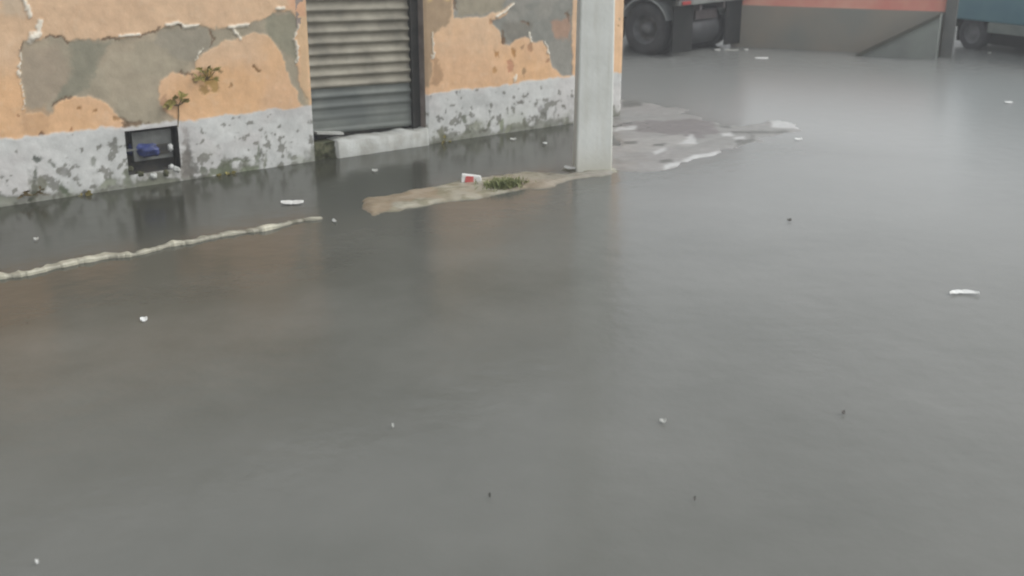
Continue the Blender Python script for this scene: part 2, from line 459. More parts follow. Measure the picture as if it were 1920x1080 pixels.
# grimy bits beside the door
mj = pmask([(783, -60), (850, -60), (848, 30), (838, 46), (815, 60), (808, 110), (806, 165), (790, 165)], 0.02)
mixin(mj * .8, alb(140, 122, 98))
mixin(mj * sstep(.5, .65, n_md) * pmask([(800, -60), (848, -60), (845, 35), (805, 35)], 0.03) * .9, alb(190, 165, 118))
mixin(pmask([(812, 110), (826, 115), (830, 150), (818, 165), (808, 160)], 0.02) * .8, alb(160, 128, 96))
mixin(pmask([(562, -60), (580, -60), (583, 205), (570, 190), (560, 120)], 0.02) * .5, alb(190, 165, 130))
mixin(pmask([(540, -60), (574, -60), (573, 28), (556, 30), (540, 15)], 0.02) * .5, alb(206, 150, 118))
mixin(pmask([(1145, -60), (1190, -60), (1190, 140), (1145, 130)], 0.03) * .6, alb(214, 180, 145))
mixin(pmask([(0, -60), (40, -60), (45, 30), (30, 30), (0, 25)], 0.04) * .6, alb(178, 165, 145))
# flaking holes scattered through the orange
for (u, v, rx, c) in [(392, 140, 16, (158, 128, 68)), (405, 160, 12, (160, 130, 75)), (380, 168, 8, (150, 120, 70)), (412, 130, 6, (120, 100, 60)), (482, 130, 6, (120, 88, 50)), (430, 164, 7, (135, 100, 55)), (364, 148, 7, (125, 105, 70)),
                      (150, 200, 5, (150, 110, 65)), (178, 208, 4, (150, 110, 65)), (133, 241, 5, (150, 105, 65)), (32, 221, 4, (150, 105, 65)), (78, 250, 7, (105, 72, 45)), (86, 257, 5, (120, 90, 60)), (217, 225, 6, (150, 115, 75)),
                      (945, 78, 8, (120, 90, 60)), (930, 103, 7, (165, 122, 72)), (963, 100, 7, (165, 122, 72)), (955, 122, 12, (176, 128, 98)), (925, 128, 9, (172, 132, 84)), (983, 134, 9, (150, 122, 88)), (995, 90, 9, (168, 130, 98)), (920, 45, 7, (165, 125, 90)), (1030, 112, 7, (150, 112, 80)), (978, 86, 6, (160, 130, 100)),
                      (345, 240, 9, (60, 52, 42)), (303, 190, 8, (175, 140, 110)), (600, 60, 1, (100, 90, 80)), (1160, 48, 4, (150, 120, 80)), (1158, 170, 5, (80, 78, 70)), (1150, 190, 5, (80, 78, 70))]:
    s0, t0 = on_wall(u, v); r = rx / 190.0
    d = np.sqrt(((JS - s0) / 1.0) ** 2 + ((JT - t0) / 1.1) ** 2)
    mk = sstep(r * 1.1, r * 0.6, d + (n_hi - .5) * r * 1.2)
    mixin(mk * .9, alb(*c)); DISP -= mk * 0.004
# curled flakes along the breaks
LIPS = [([(222, 67), (262, 63)], 2.6), ([(312, 46), (334, 41), (350, 51), (372, 48)], 4.0), ([(428, 50), (462, 46)], 4.0), ([(436, 54), (446, 72)], 4), ([(518, 15), (535, 15)], 4.0), ([(555, 45), (556, 80), (551, 118)], 2.6),
        ([(36, -20), (50, 12), (54, 30)], 5), ([(64, 70), (74, 62), (76, 42)], 6), ([(60, 76), (66, 64)], 6), ([(36, 95), (40, 205)], 1.8), ([(930, 32), (962, 8)], 3.5), ([(992, 62), (996, 78)], 3.5), ([(968, 140), (966, 150)], 4.5), ([(1020, 78), (1028, 100)], 2.5), ([(812, 60), (810, 110)], 2.5), ([(380, 90), (366, 112)], 1.5)]
for pts, wpx in LIPS:
    q = W(pts); r = wpx / 190.0
    d = seg_d(JS, GT + (JT - GT) * .3, q)
    mk = sstep(r * 1.0, r * 0.45, d)
    mixin(mk * .95, alb(214, 207, 192)); DISP += mk * 0.014
    # ragged dark break beneath
for pts, wpx in [([(85, 71), (120, 73), (130, 79)], 2), ([(190, 75), (222, 73)], 2.2), ([(262, 66), (290, 59), (300, 50)], 2.2), ([(335, 48), (345, 54)], 2), ([(395, 54), (400, 66), (392, 84)], 1.8), ([(340, 140), (358, 139)], 2.4), ([(106, 200), (118, 187), (134, 181)], 3), ([(226, 225), (238, 240)], 4), ([(36, 98), (46, 80)], 2.4), ([(942, 60), (945, 86)], 3), ([(228, 236), (338, 232)], 3.0), ([(1062, 22), (1066, 40)], 3), ([(853, -10), (854, 14)], 3), ([(980, 40), (992, 44)], 3)]:
    q = W(pts); r = wpx / 190.0
    mk = sstep(r * 1.2, r * 0.5, seg_d(JS, JT, q))
    mixin(mk * .8, alb(108, 86, 64)); DISP -= mk * 0.004
# --- whitewashed skirting painted on the foot of the wall
bt = BANDL[1] + (BANDR[1] - BANDL[1]) * np.clip((GS - BANDL[0]) / (BANDR[0] - BANDL[0]), -0.5, 1.2)
band = sstep(0.014, -0.014, GT - bt + (n_hi - .5) * 0.05 + (n_md - .5) * 0.06)
white = np.array(alb(188, 189, 186))
mixin(band, white)
mixin(band * sstep(.48, .62, n_md) * .3, alb(164, 166, 164))
mixin(band * sstep(.5, .62, n_lo) * .35, alb(178, 172, 170))
DISP = DISP * (1 - band) + band * (0.008 + 0.004 * n_md)
# mould and flaking, heavier near the water
hrel = np.clip(GT / np.maximum(bt, .05), 0, 1.3)
dens = fbm(GS, GT, 6.5, 5, 60)
zone = 0.5 + 0.5 * fbm(GS, GT * 0, 1.1, 3, 70)
chips = sstep(.58 + .34 * hrel - .1 * (zone - .75), .66 + .34 * hrel - .1 * (zone - .75), dens)
DISP += band * (fbm(GS, GT, 5, 3, 200) - .5) * .012
chips = chips * sstep(.35, .6, fbm(GS, GT * .5, 1.6, 3, 171))
mixin(band * chips * .16, alb(108, 110, 92)); DISP -= band * chips * 0.005
d2 = fbm(GS, GT, 14, 4, 80)
mixin(band * sstep(.74, .80, d2 + .20 * (1 - hrel)) * .7, alb(84, 82, 70))
mixin(band * sstep(.52, .7, fbm(GS, GT, 3, 4, 90)) * sstep(.6, .1, hrel) * .45, alb(138, 142, 124))
wet = sstep(0.10, 0.0, GT + (n_md - .5) * 0.38 + (n_hi - .5) * .12)
mixin(band * wet * .75, alb(96, 97, 84))
for (u, v, rx, ry, c) in [(70, 299, 6, 5, (70, 76, 68)), (98, 306, 9, 3, (110, 112, 104)), (64, 325, 4, 12, (92, 96, 84)), (60, 352, 8, 14, (78, 80, 62)), (82, 361, 14, 4, (92, 84, 60)), (58, 375, 5, 8, (58, 60, 48)), (122, 355, 7, 14, (82, 90, 72)),
                          (158, 362, 12, 5, (60, 60, 50)), (172, 302, 4, 9, (130, 132, 124)), (122, 320, 6, 6, (140, 140, 136)), (418, 315, 14, 17, (84, 88, 68)), (448, 300, 26, 3, (96, 100, 84)), (455, 322, 11, 8, (110, 115, 96)), (445, 337, 16, 5, (88, 92, 72)),
                          (385, 330, 14, 6, (98, 102, 84)), (484, 285, 4, 16, (112, 116, 102)), (498, 305, 5, 16, (116, 118, 104)), (543, 288, 8, 8, (132, 134, 126)), (378, 318, 10, 3, (90, 94, 78)), (350, 285, 8, 16, (122, 122, 120)), (355, 310, 12, 20, (92, 92, 86)),
                          (872, 222, 8, 9, (90, 94, 78)), (884, 240, 10, 6, (84, 88, 72)), (877, 250, 9, 5, (94, 96, 80)), (905, 245, 10, 5, (80, 82, 68)), (918, 230, 6, 8, (92, 94, 76)), (916, 210, 5, 5, (90, 92, 84)), (824, 222, 5, 5, (120, 120, 116)), (853, 210, 4, 4, (112, 112, 106)), (884, 207, 4, 4, (112, 112, 106)),
                          (940, 233, 8, 14, (120, 126, 100)), (975, 193, 6, 5, (108, 104, 100)), (983, 228, 5, 11, (104, 104, 90)), (955, 240, 12, 9, (128, 130, 112)), (857, 174, 4, 4, (124, 122, 116)), (830, 250, 14, 16, (108, 108, 88)), (1010, 205, 5, 6, (150, 148, 146)), (1040, 210, 4, 9, (146, 146, 142)), (1052, 235, 10, 5, (150, 150, 146)),
                          (350, 300, 11, 40, (112, 108, 102)), (362, 335, 22, 8, (84, 84, 74)), (345, 255, 7, 18, (150, 146, 142)), (410, 322, 26, 10, (98, 104, 84)), (475, 318, 20, 8, (112, 118, 98)), (78, 340, 10, 12, (112, 112, 96)), (20, 372, 30, 5, (128, 130, 118)), (200, 345, 20, 7, (130, 134, 118)), (240, 335, 10, 14, (112, 116, 100)), (290, 340, 40, 6, (108, 110, 96)), (890, 235, 20, 12, (140, 142, 128)),
                          (545, 312, 14, 4, (120, 120, 112)), (505, 330, 10, 5, (104, 108, 92))]:
    s0, t0 = on_wall(u, v); rx /= 190.0; ry /= 170.0
    d = np.sqrt(((JS - s0) / rx) ** 2 + ((JT - t0) / ry) ** 2)
    mk = sstep(1.25, .6, d + (n_hi - .5) * 1.3)
    mixin(mk * .85, alb(*c)); DISP -= mk * 0.004
DISP += (n_md - .5) * 0.012 + (n_hi - .5) * 0.004 + (n_lo - .5) * 0.03
edge = np.minimum.reduce([np.abs(GS - DL0) + 10 * (GT < 0), np.abs(GS - DL1), np.abs(GS - WLEN)])
DISP *= sstep(0.0, 0.04, edge)
nS, nT = len(SS), len(TT)
idx = np.arange(nS * nT).reshape(nS, nT)
P = np.zeros((nS, nT, 3))
P[..., 0] = WA.x + WDIR.x * GS + WN.x * DISP; P[..., 1] = WA.y + WDIR.y * GS + WN.y * DISP; P[..., 2] = GT
cs = (SS[:-1] + SS[1:]) / 2; ct = (TT[:-1] + TT[1:]) / 2
CS, CT = np.meshgrid(cs, ct, indexing='ij')
keep = ~((CS > DL0) & (CS < DL1) & (CT < DOORTOP)) & ~((CS > NS0) & (CS < NS1) & (CT > NT0) & (CT < NT1))
a = idx[:-1, :-1][keep]; b = idx[1:, :-1][keep]; c = idx[1:, 1:][keep]; d = idx[:-1, 1:][keep]
fr = mesh_obj("front_wall", P.reshape(-1, 3), np.stack([a, b, c, d], 1), M_WALL, bld, smooth=True, cols=RC.reshape(-1, 3))

# side wall, back wall, roof
DEPTH = 8.0
SIDE = -WN
m = MB(); m.wbox(WLEN - 0.25, WLEN - 0.001, -0.2, HB, -DEPTH, -0.001); m.build("side_wall", M_PLASTER, bld)
m = MB(); m.wbox(S_MIN, WLEN - .25, -0.2, HB, -DEPTH, -DEPTH + .2); m.build("back_wall", M_PLASTER, bld)
m = MB(); m.wbox(S_MIN - .1, WLEN + .25, HB, HB + .16, -DEPTH - .2, 0.28); m.build("roof", M_ROOF, bld, bevel=0.01)
# door reveals
M_REVEAL = worn("door reveal plaster", alb(150, 138, 130), alb(118, 106, 98), 5, 0.8)
m = MB(); m.wbox(DL1, DL1 + .12, -0.05, DOORTOP, -REC - .1, -0.002)
m.wbox(DL0 - .12, DL0, -0.05, DOORTOP, -REC - .1, -0.002); m.wbox(DL0 - .12, DL1 + .12, DOORTOP, DOORTOP + .15, -REC - .1, -0.002)
m.build("door_reveal", M_REVEAL, bld)
# sill: crumbling whitewashed block
dm = 22; sv = []; sf = []
sS = np.linspace(DL0 + 0.27, DL1 + 0.0, 60); prof = [(-REC - .05, 0), (0.02, 0), (0.045, -.015), (0.05, -.2), (0.05, -.5)]
sv = []
for i, s in enumerate(sS):
    e = (float(fbm(np.array([s]), np.array([0.3]), 7, 3, 3)[0]) - .5) * .045
    for j, (nn, dt) in enumerate(prof):
        e2 = (float(fbm(np.array([s]), np.array([j * .37]), 12, 3, 8)[0]) - .5) * .03
        sv.append(wp(s, sill_t + dt + e, nn + e2))
k = len(prof)
sf = [(i * k + j, (i + 1) * k + j, (i + 1) * k + j + 1, i * k + j + 1) for i in range(len(sS) - 1) for j in range(k - 1)]
sf += [tuple(range(k)), tuple((len(sS) - 1) * k + j for j in reversed(range(k)))]
mesh_obj("door_sill", sv, sf, M_SILL, bld, smooth=True)
# mossy broken end of the sill
mv = []; mf = []
gs_ = np.linspace(DL0 - 0.005, DL0 + 0.275, 26); gt_ = np.linspace(-.05, sill_t - 0.005, 22)
for s in gs_:
    for t in gt_:
        x = (float(fbm(np.array([s]), np.array([t]), 14, 4, 33)[0]) - .5) * .10
        mv.append(wp(s, t, -0.02 + x))
    mv.append(wp(s, sill_t - .005, -REC - .05))
k = len(gt_) + 1
mf = [(i * k + j, (i + 1) * k + j, (i + 1) * k + j + 1, i * k + j + 1) for i in range(len(gs_) - 1) for j in range(k - 1)]
o = mesh_obj("sill_rubble", mv, mf, M_MOSS, bld, smooth=True); o["label"] = "dark mossy broken end of the door sill"

# roller shutter
sh = MB(); TILT = 0.030
s_a, s_b = DL0 + 0.01, DL1 - 0.07
PITCHS = on_wall(680, 80, -REC)[1] - on_wall(680, 100, -REC)[1]
tb = on_wall(690, 243, -REC)[1]
tp = on_wall(690, 160, -REC)[1]
def shutter_strip(prof, name, mat, par):
    vs_, fs_ = [], []; ns = 24
    for i in range(ns + 1):
        f = i / ns; s = s_a + (s_b - s_a) * f
        for (t, nn) in prof:
            vs_.append(wp(s, t + TILT * (0.5 - f) * (s_b - s_a), -REC + nn + 0.006 * math.sin(f * 7 + t * 3)))
    k = len(prof)
    fs_ = [(i * k + j, (i + 1) * k + j, (i + 1) * k + j + 1, i * k + j + 1) for i in range(ns) for j in range(k - 1)]
    return mesh_obj(name, vs_, fs_, mat, par, smooth=True)
prof = []
t = tp; 
while t < DOORTOP + .1:
    for q in range(10):
        f = q / 10
        prof.append((t + PITCHS * f, 0.026 * (math.sin(math.pi * f / 0.5) ** .8 if f < .5 else -0.35 * math.sin(math.pi * (f - .5) / .5))))
    t += PITCHS
shp = empty("roller_shutter", tuple(wp((s_a + s_b) / 2, tb, -REC)))
shp.parent = bld; bpy.context.view_layer.update(); shp.matrix_parent_inverse = bld.matrix_world.inverted()
shutter_strip(prof, "slat_curtain", M_SHUTTER, shp)
prof = [(tb, -0.01), (tb, 0.006), (tb + .05, 0.007), (tb + .055, 0.0)]
t = tb + .055
while t < tp - .03:
    prof += [(t + .02, .003), (t + .06, .004), (t + .085, 0.0)]; t += .085
prof = [q for q in prof if q[0] < tp - 3 * PITCHS - .01]
for kk, am in ((3, .006), (2, .012), (1, .018)):
    for q in range(10):
        f = q / 10; prof.append((tp - kk * PITCHS + PITCHS * f, am * (math.sin(math.pi * f / .5) ** .8 if f < .5 else -.35 * math.sin(math.pi * (f - .5) / .5))))
prof += [(tp, 0.0)]
shutter_strip(prof, "bottom_panel", M_PANEL, shp)
m = MB(); m.wbox(DL1 - .10, DL1 - .001, sill_t - .02, DOORTOP, -REC - .05, -REC + .05); m.build("guide_rail", M_RAIL, bld)
m = MB(); m.wbox(DL0 + .001, DL0 + .025, sill_t, DOORTOP, -REC - .05, -REC + .02); m.build("guide_rail", M_RAIL, bld)
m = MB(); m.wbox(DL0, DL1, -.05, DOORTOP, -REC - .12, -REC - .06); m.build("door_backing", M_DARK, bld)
m = MB(); s0_ = on_wall(622, 248, -REC + .1)
q0 = on_wall(592, 246, -.08)[0]; q1 = on_wall(642, 246, -.08)[0]; qt = on_wall(620, 250, -.08)[1]
m.hexa([wp(q0, qt + .015, -.05), wp(q1, qt - .03, -.05), wp(q1, qt - .03, -.12), wp(q0, qt + .02, -.12), wp(q0, qt + .035, -.05), wp(q1, qt - .005, -.05), wp(q1, qt, -.12), wp(q0, qt + .04, -.12)])
m.build("sill_slab", M_SILL, bld)

# niche with an old meter box
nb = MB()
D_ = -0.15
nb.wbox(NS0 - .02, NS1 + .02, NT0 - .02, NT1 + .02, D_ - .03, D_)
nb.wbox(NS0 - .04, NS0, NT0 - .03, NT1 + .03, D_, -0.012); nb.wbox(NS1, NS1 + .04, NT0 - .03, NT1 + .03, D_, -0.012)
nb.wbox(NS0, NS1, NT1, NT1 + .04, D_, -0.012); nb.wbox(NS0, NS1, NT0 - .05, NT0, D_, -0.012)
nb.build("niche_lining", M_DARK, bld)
M_BOX = worn("meter box grey", alb(112, 114, 110), alb(84, 86, 84), 8, .6)
M_BLUE = worn("blue bag", (0.05, 0.07, 0.22), (0.03, 0.04, 0.11), 18, .4)
mbx = empty("meter_box", tuple(wp(NS0 + .1, NT0, -.15)))
tag(mbx, "small broken grey meter box set in the dark niche at the wall's foot", "meter box")
def nst(u, v, n): return on_wall(u, v, n)
a0 = nst(246, 249, -.08); a1 = nst(325, 294, -.08)
m = MB(); m.wbox(a0[0], a1[0], a1[1], a0[1], -.15, -.08); m.build("cover_plate", M_BOX, mbx, bevel=.006)
m = MB(); b0 = nst(262, 274, -.09); b1 = nst(315, 286, -.09)
m.wbox(b0[0], b1[0], b1[1], b0[1], -.0795, -.062); m.build("dial_window", M_DARK, mbx, bevel=.004)
m = MB(); b0 = nst(248, 281, -.09)
m.wbox(NS0 + .005, b0[0] + .06, b0[1] - .01, b0[1] + .01, -.12, -.075); m.build("bracket", M_BOX, mbx, bevel=.003)
def blob(name, mat, c, r, sc=(1, 1, 1), seed=0, amp=.3, parent=None, n=14):
    bm = bmesh.new(); bmesh.ops.create_icosphere(bm, subdivisions=3, radius=1)
    rr = random.Random(seed); off = [Vector((rr.uniform(-9, 9), rr.uniform(-9, 9), rr.uniform(-9, 9))) for _ in range(3)]
    from mathutils import noise as mn
    for v in bm.verts:
        k = 1 + amp * mn.noise(v.co * 1.8 + off[0]) + amp * .5 * mn.noise(v.co * 4 + off[1])
        v.co = Vector((v.co.x * sc[0], v.co.y * sc[1], v.co.z * sc[2])) * (r * k) + Vector(c)
    me = bpy.data.meshes.new(name); bm.to_mesh(me); bm.free(); me.materials.append(mat)
    me.polygons.foreach_set("use_smooth", [True] * len(me.polygons))
    o = bpy.data.objects.new(name, me); COL.objects.link(o)
    if parent:
        o.parent = parent; bpy.context.view_layer.update(); o.matrix_parent_inverse = parent.matrix_world.inverted()
    return o
p = nst(268, 284, -.07)
o = blob("plastic_bag", M_BLUE, wp(p[0], p[1] + .01, -.06), .10, (1.45, .35, .65), 5, .8)
tag(o, "crumpled dark blue plastic bag stuck in front of the meter box", "bag")
for i, (u, v, rad) in enumerate([(262, 326, .035), (285, 330, .045), (309, 325, .04), (330, 318, .04), (244, 316, .03)]):
    p = nst(u, v, 0); blob("rubble", M_SILL if i % 2 else M_MOSS, wp(p[0], p[1], .0), rad, (1.1, .6, .8), 60 + i, .55, bld)
for i, (u, v, r, lb) in enumerate([(319, 276, .034, "white paper scrap, higher one at the right of the niche"), (321, 315, .036, "white paper scrap, lower one at the right of the niche")]):
    p = nst(u, v, -.05)
    o = blob("paper_scrap", M_WHITE, wp(p[0], p[1], -.05), r, (.8, .5, 1.1), 20 + i, .5)
    tag(o, lb, "litter", "litter scraps around the flooded corner")

# ------------------------------------------------------------------ kerb, bank and corner pavement standing out of the water
def mound(name, poly_px, h, colfn, mat, step=0.03, ramp=0.12, zlo=-0.05, seed=0, rough=0.02, label=None, cat=None, kind=None):
    poly = [ground(*p)[:2] for p in poly_px]
    xs = [p[0] for p in poly]; ys = [p[1] for p in poly]
    X, Y = np.meshgrid(np.arange(min(xs) - .2, max(xs) + .2, step), np.arange(min(ys) - .2, max(ys) + .2, step), indexing='ij')
    jx = (fbm(X, Y, 3, 4, seed) - .5) * .25; jy = (fbm(X, Y, 3, 4, seed + 7) - .5) * .25
    d = poly_sd(X + jx, Y + jy, poly)
    nz = fbm(X, Y, 2.2, 5, seed + 20); nf = fbm(X, Y, 11, 4, seed + 30)
    Z = zlo + (h - zlo) * sstep(-ramp, ramp * 1.2, d) + (nz - .5) * rough * 2.2 + (nf - .5) * rough * .8
    keep = (d[:-1, :-1] > -ramp * 1.5)
    id_ = np.arange(X.size).reshape(X.shape)
    a = id_[:-1, :-1][keep]; b = id_[1:, :-1][keep]; c = id_[1:, 1:][keep]; e = id_[:-1, 1:][keep]
    used = np.unique(np.concatenate([a, b, c, e])); remap = -np.ones(X.size, int); remap[used] = np.arange(len(used))
    V = np.stack([X.ravel(), Y.ravel(), Z.ravel()], 1)[used]
    C_ = colfn(X, Y, Z, d, nz, nf).reshape(-1, 3)[used]
    F = remap[np.stack([a, b, c, e], 1)]
    o = mesh_obj(name, V, F, mat, smooth=True, cols=C_)
    return tag(o, label, cat, kind=kind)
def mixc(a, b, m): return a * (1 - m[..., None]) + np.asarray(b) * m[..., None]

def bank_col(X, Y, Z, d, nz, nf):
    c = np.zeros(X.shape + (3,)); c[:] = alb(140, 134, 116)
    c = mixc(c, alb(156, 152, 138), sstep(.5, .6, nz) * .8)
    c = mixc(c, alb(112, 108, 86), sstep(.53, .62, nf) * .7)
    c = mixc(c, alb(140, 118, 96), sstep(.5, .56, fbm(X, Y, 2.5, 3, 77)) * .5)
    pr = ground(1000, 340)
    c = mixc(c, alb(138, 137, 130), sstep(-.4, .8, (X - pr.x)) * .8)
    return mixc(c, alb(92, 89, 76), sstep(0.013, 0.0, Z) * .7)
BANK = [(672, 376), (760, 360), (860, 339), (915, 331), (985, 321), (1060, 325), (1150, 316), (1160, 326), (1080, 342), (985, 357), (880, 376), (800, 388), (740, 396), (700, 406), (680, 400)]
mound("mud_bank", BANK, 0.022, bank_col, M_WET, .02, .10, -.05, 3, .022, kind='structure')

def gmask(X, Y, pts, soft=.04, jt=1.0):
    q = [ground(*p)[:2] for p in pts]
    jx = (fbm(X, Y, 4, 3, 61) - .5) * .25 * jt; jy = (fbm(X, Y, 4, 3, 67) - .5) * .35 * jt
    return sstep(-soft, soft, poly_sd(X + jx, Y + jy, q))
def pave_col(X, Y, Z, d, nz, nf):
    c = np.zeros(X.shape + (3,)); c[:] = alb(134, 132, 129)
    c = mixc(c, alb(124, 124, 120), sstep(.47, .56, fbm(X, Y, 1.6, 4, 51)) * .6)
    c = mixc(c, alb(108, 103, 101), gmask(X, Y, [(1150, 230), (1340, 226), (1348, 250), (1300, 262), (1220, 250), (1150, 242)]) * .95)
    c = mixc(c, alb(146, 144, 140), gmask(X, Y, [(1170, 262), (1285, 256), (1300, 270), (1230, 285), (1170, 285)]) * .8)
    for q in ([(1155, 239), (1195, 236), (1195, 244), (1158, 248)], [(1225, 286), (1252, 279), (1254, 285), (1230, 291)], [(1243, 313), (1290, 299), (1348, 283), (1348, 289), (1290, 306), (1250, 320)],
              [(1285, 262), (1297, 254), (1306, 270), (1270, 272)], [(1438, 222), (1476, 221), (1514, 238), (1500, 243), (1450, 241)], [(1376, 259), (1398, 256), (1400, 263), (1380, 265)], [(1350, 252), (1372, 250), (1374, 257), (1352, 258)]):
        c = mixc(c, alb(178, 179, 177), gmask(X, Y, q, .03, .5) * .9)
    for q in ([(1350, 236), (1370, 236), (1370, 241), (1350, 241)], [(1375, 247), (1480, 246), (1480, 251), (1375, 252)], [(1375, 266), (1410, 262), (1408, 254), (1400, 252), (1402, 250), (1416, 256), (1416, 266), (1380, 274)], [(1228, 272), (1250, 272), (1250, 277), (1228, 277)], [(1170, 266), (1198, 266), (1198, 271), (1170, 271)], [(1240, 303), (1262, 301), (1262, 307), (1240, 309)], [(1165, 190), (1205, 190), (1205, 200), (1165, 203)]):
        c = mixc(c, alb(86, 86, 80), gmask(X, Y, q, .025, .35) * .9)
    return mixc(c, alb(108, 108, 102), sstep(0.008, -0.005, Z) * .4)
PAVE = [(1040, 334), (1125, 328), (1180, 325), (1240, 325), (1292, 309), (1350, 293), (1400, 273), (1440, 263), (1480, 256), (1514, 246), (1506, 233), (1470, 222), (1440, 226), (1400, 236), (1370, 236), (1330, 226), (1290, 206), (1230, 193), (1168, 187), (1120, 188), (1120, 240), (1150, 262), (1070, 316)]
mound("corner_pavement", PAVE, 0.012, pave_col, M_WET, .025, .15, -.04, 9, .016, kind='structure')

# broken kerb edge at left
kp = [(-260, 580), (-120, 548), (0, 524), (60, 514), (130, 500), (200, 487), (260, 478), (330, 463), (400, 449), (470, 437), (540, 424), (612, 410)]
kpts = []
for (p, q) in zip(kp[:-1], kp[1:]):
    for i in range(14):
        f = i / 14; kpts.append(ground(p[0] + (q[0] - p[0]) * f, p[1] + (q[1] - p[1]) * f))
kv, kc = [], []
for i, p in enumerate(kpts):
    q = kpts[min(i + 1, len(kpts) - 1)]; r = kpts[max(i - 1, 0)]
    dd = (q - r).normalized(); nn = Vector((dd.y, -dd.x, 0))
    if nn.y > 0: nn = -nn
    n1 = float(fbm(np.array([i * .06]), np.array([.5]), 1.0, 3, 5)[0]) - .5
    n2 = float(fbm(np.array([i * .16]), np.array([3.5]), 1.0, 4, 6)[0]) - .5
    n3 = float(fbm(np.array([i * .22]), np.array([7.5]), 1.0, 4, 12)[0]) - .5
    n4 = float(fbm(np.array([i * .55]), np.array([13.5]), 1.0, 2, 19)[0]) - .5
    ht = 0.027 + n2 * .04 + n4 * .02; wd = 0.075 + n3 * .12; of = n1 * .16 + n4 * .035; fe = i / len(kpts); wd = wd * (1.15 - .65 * fe)
    for (o_, z) in [(of + .01 + n2 * .05, -.12), (of, ht - .012), (of - .012, ht), (of - wd, ht + n3 * .01), (of - wd - .05, -.05)]:
        kv.append(p + nn * o_ + Vector((0, 0, z)))
        c = np.array(alb(150, 147, 132)) * (1.0 + 1.6 * n2 + .8 * n4 + RNG.uniform(-.08, .08)) if ht > .019 else np.array(alb(96, 92, 78))
        kc.append(c)
k = 5
kf = [(i * k + j, (i + 1) * k + j, (i + 1) * k + j + 1, i * k + j + 1) for i in range(len(kpts) - 1) for j in range(k - 1)]
kf.append(tuple((len(kpts) - 1) * k + j for j in range(k)))
tag(mesh_obj("kerb", kv, kf, M_WET, smooth=False, cols=np.array(kc)), kind='structure')

# ------------------------------------------------------------------ concrete pole
pb = ground(1110, 318)
pe = empty("utility_pole", tuple(pb), math.radians(8))
tag(pe, "pale square concrete utility pole standing at the kerb by the building corner", "pole")
wpx = 74 / FPX * (pb.y * CP + (CAMH) * SP)
m = MB(); hw = wpx / 2 / (math.cos(math.radians(8)) + .55 * math.sin(math.radians(8)))
top = hw * .62
v = []
for (z, h_) in ((-.2, hw), (7.5, top)):
    v += [(-h_, -h_ * .55, z), (h_, -h_ * .55, z), (h_, h_ * .55, z), (-h_, h_ * .55, z)]
m.hexa([Vector(q) for q in v])
shaft = m.build("shaft", M_POLE, pe, bevel=.018, local=True)
m = MB(); m.box(-.9, .9, -hw * .55 - .13, -hw * .55 - .03, 6.9, 7.02); m.build("crossarm", M_RAIL, pe, bevel=.008, local=True)
for x in (-.75, 0, .75):
    m = MB(); m.lathe([(.0, .02), (.035, .02), (.05, .05), (.03, .08), (.05, .11), (.02, .16), (0, .16)], 12, 'Z', (x, -hw * .55 - .08, 7.0)); m.build("insulator", M_WHITE, pe, smooth=True, local=True)
M_FOOT = worn("pole footing", alb(150, 148, 136), alb(116, 112, 92), 9, .85, bump=.7)
o = blob("footing", M_FOOT, (pb.x, pb.y, -.01), hw * 1.25, (1.25, .7, .16), 3, .35, pe)

# ------------------------------------------------------------------ truck seen from behind
nearw = ground(1206, 102)
side_n = Vector((-0.67, -0.74, 0)).normalized()   # near side of the truck
fwd = Vector((-side_n.y * -1, -side_n.x * 1, 0))
fwd = Vector((-0.74, 0.67, 0)).normalized()
ang = math.atan2(fwd.y, fwd.x)
tr = empty("truck", tuple(nearw + Vector((0, 0, 0)) - side_n * 1.15), ang)
tag(tr, "dark truck parked behind the corner, seen from its rear wheels and mud flaps", "truck")
# local frame: +X forward, +Y = truck's left; near side is the left side
WR = 0.485
def wheel(x, y, sgn, dual=True):
    e = empty("wheel", (x, y, WR - .02)); e.parent = tr
    ty = MB()
    pr = [(WR * .56, -.12), (WR * .75, -.14), (WR * .93, -.135), (WR, -.10), (WR, -.035), (WR * .975, -.03), (WR * .975, .03), (WR, .035), (WR, .10), (WR * .93, .135), (WR * .75, .14), (WR * .56, .12)]
    ty.lathe([(r, h * .95) for r, h in pr], 40, 'Y', (0, 0, 0))
    if dual: ty.lathe([(r, h * .95) for r, h in pr], 40, 'Y', (0, -sgn * .33, 0))
    ty.build("tyre", M_TYRE, e, smooth=True, local=True)
    rm = MB()
    rm.lathe([(WR * .58, sgn * .12), (WR * .55, sgn * .10), (WR * .50, sgn * .03), (WR * .42, sgn * -.02), (WR * .26, sgn * -.01), (WR * .24, sgn * .07), (WR * .15, sgn * .11), (0.001, sgn * .115)], 32, 'Y')
    for i in range(8):
        a = i * math.pi / 4; rm.lathe([(.0, sgn * .02), (.016, sgn * .02), (.016, sgn * -.02)], 6, 'Y', (WR * .33 * math.cos(a), 0, WR * .33 * math.sin(a)))
    rm.build("rim", M_RIM, e, smooth=True, local=True)
for x in (0, 1.3): 
    wheel(x, 1.15 - .14, 1); wheel(x, -1.15 + .14, -1)
wheel(5.4, 1.05, 1, False); wheel(5.4, -1.05, -1, False)
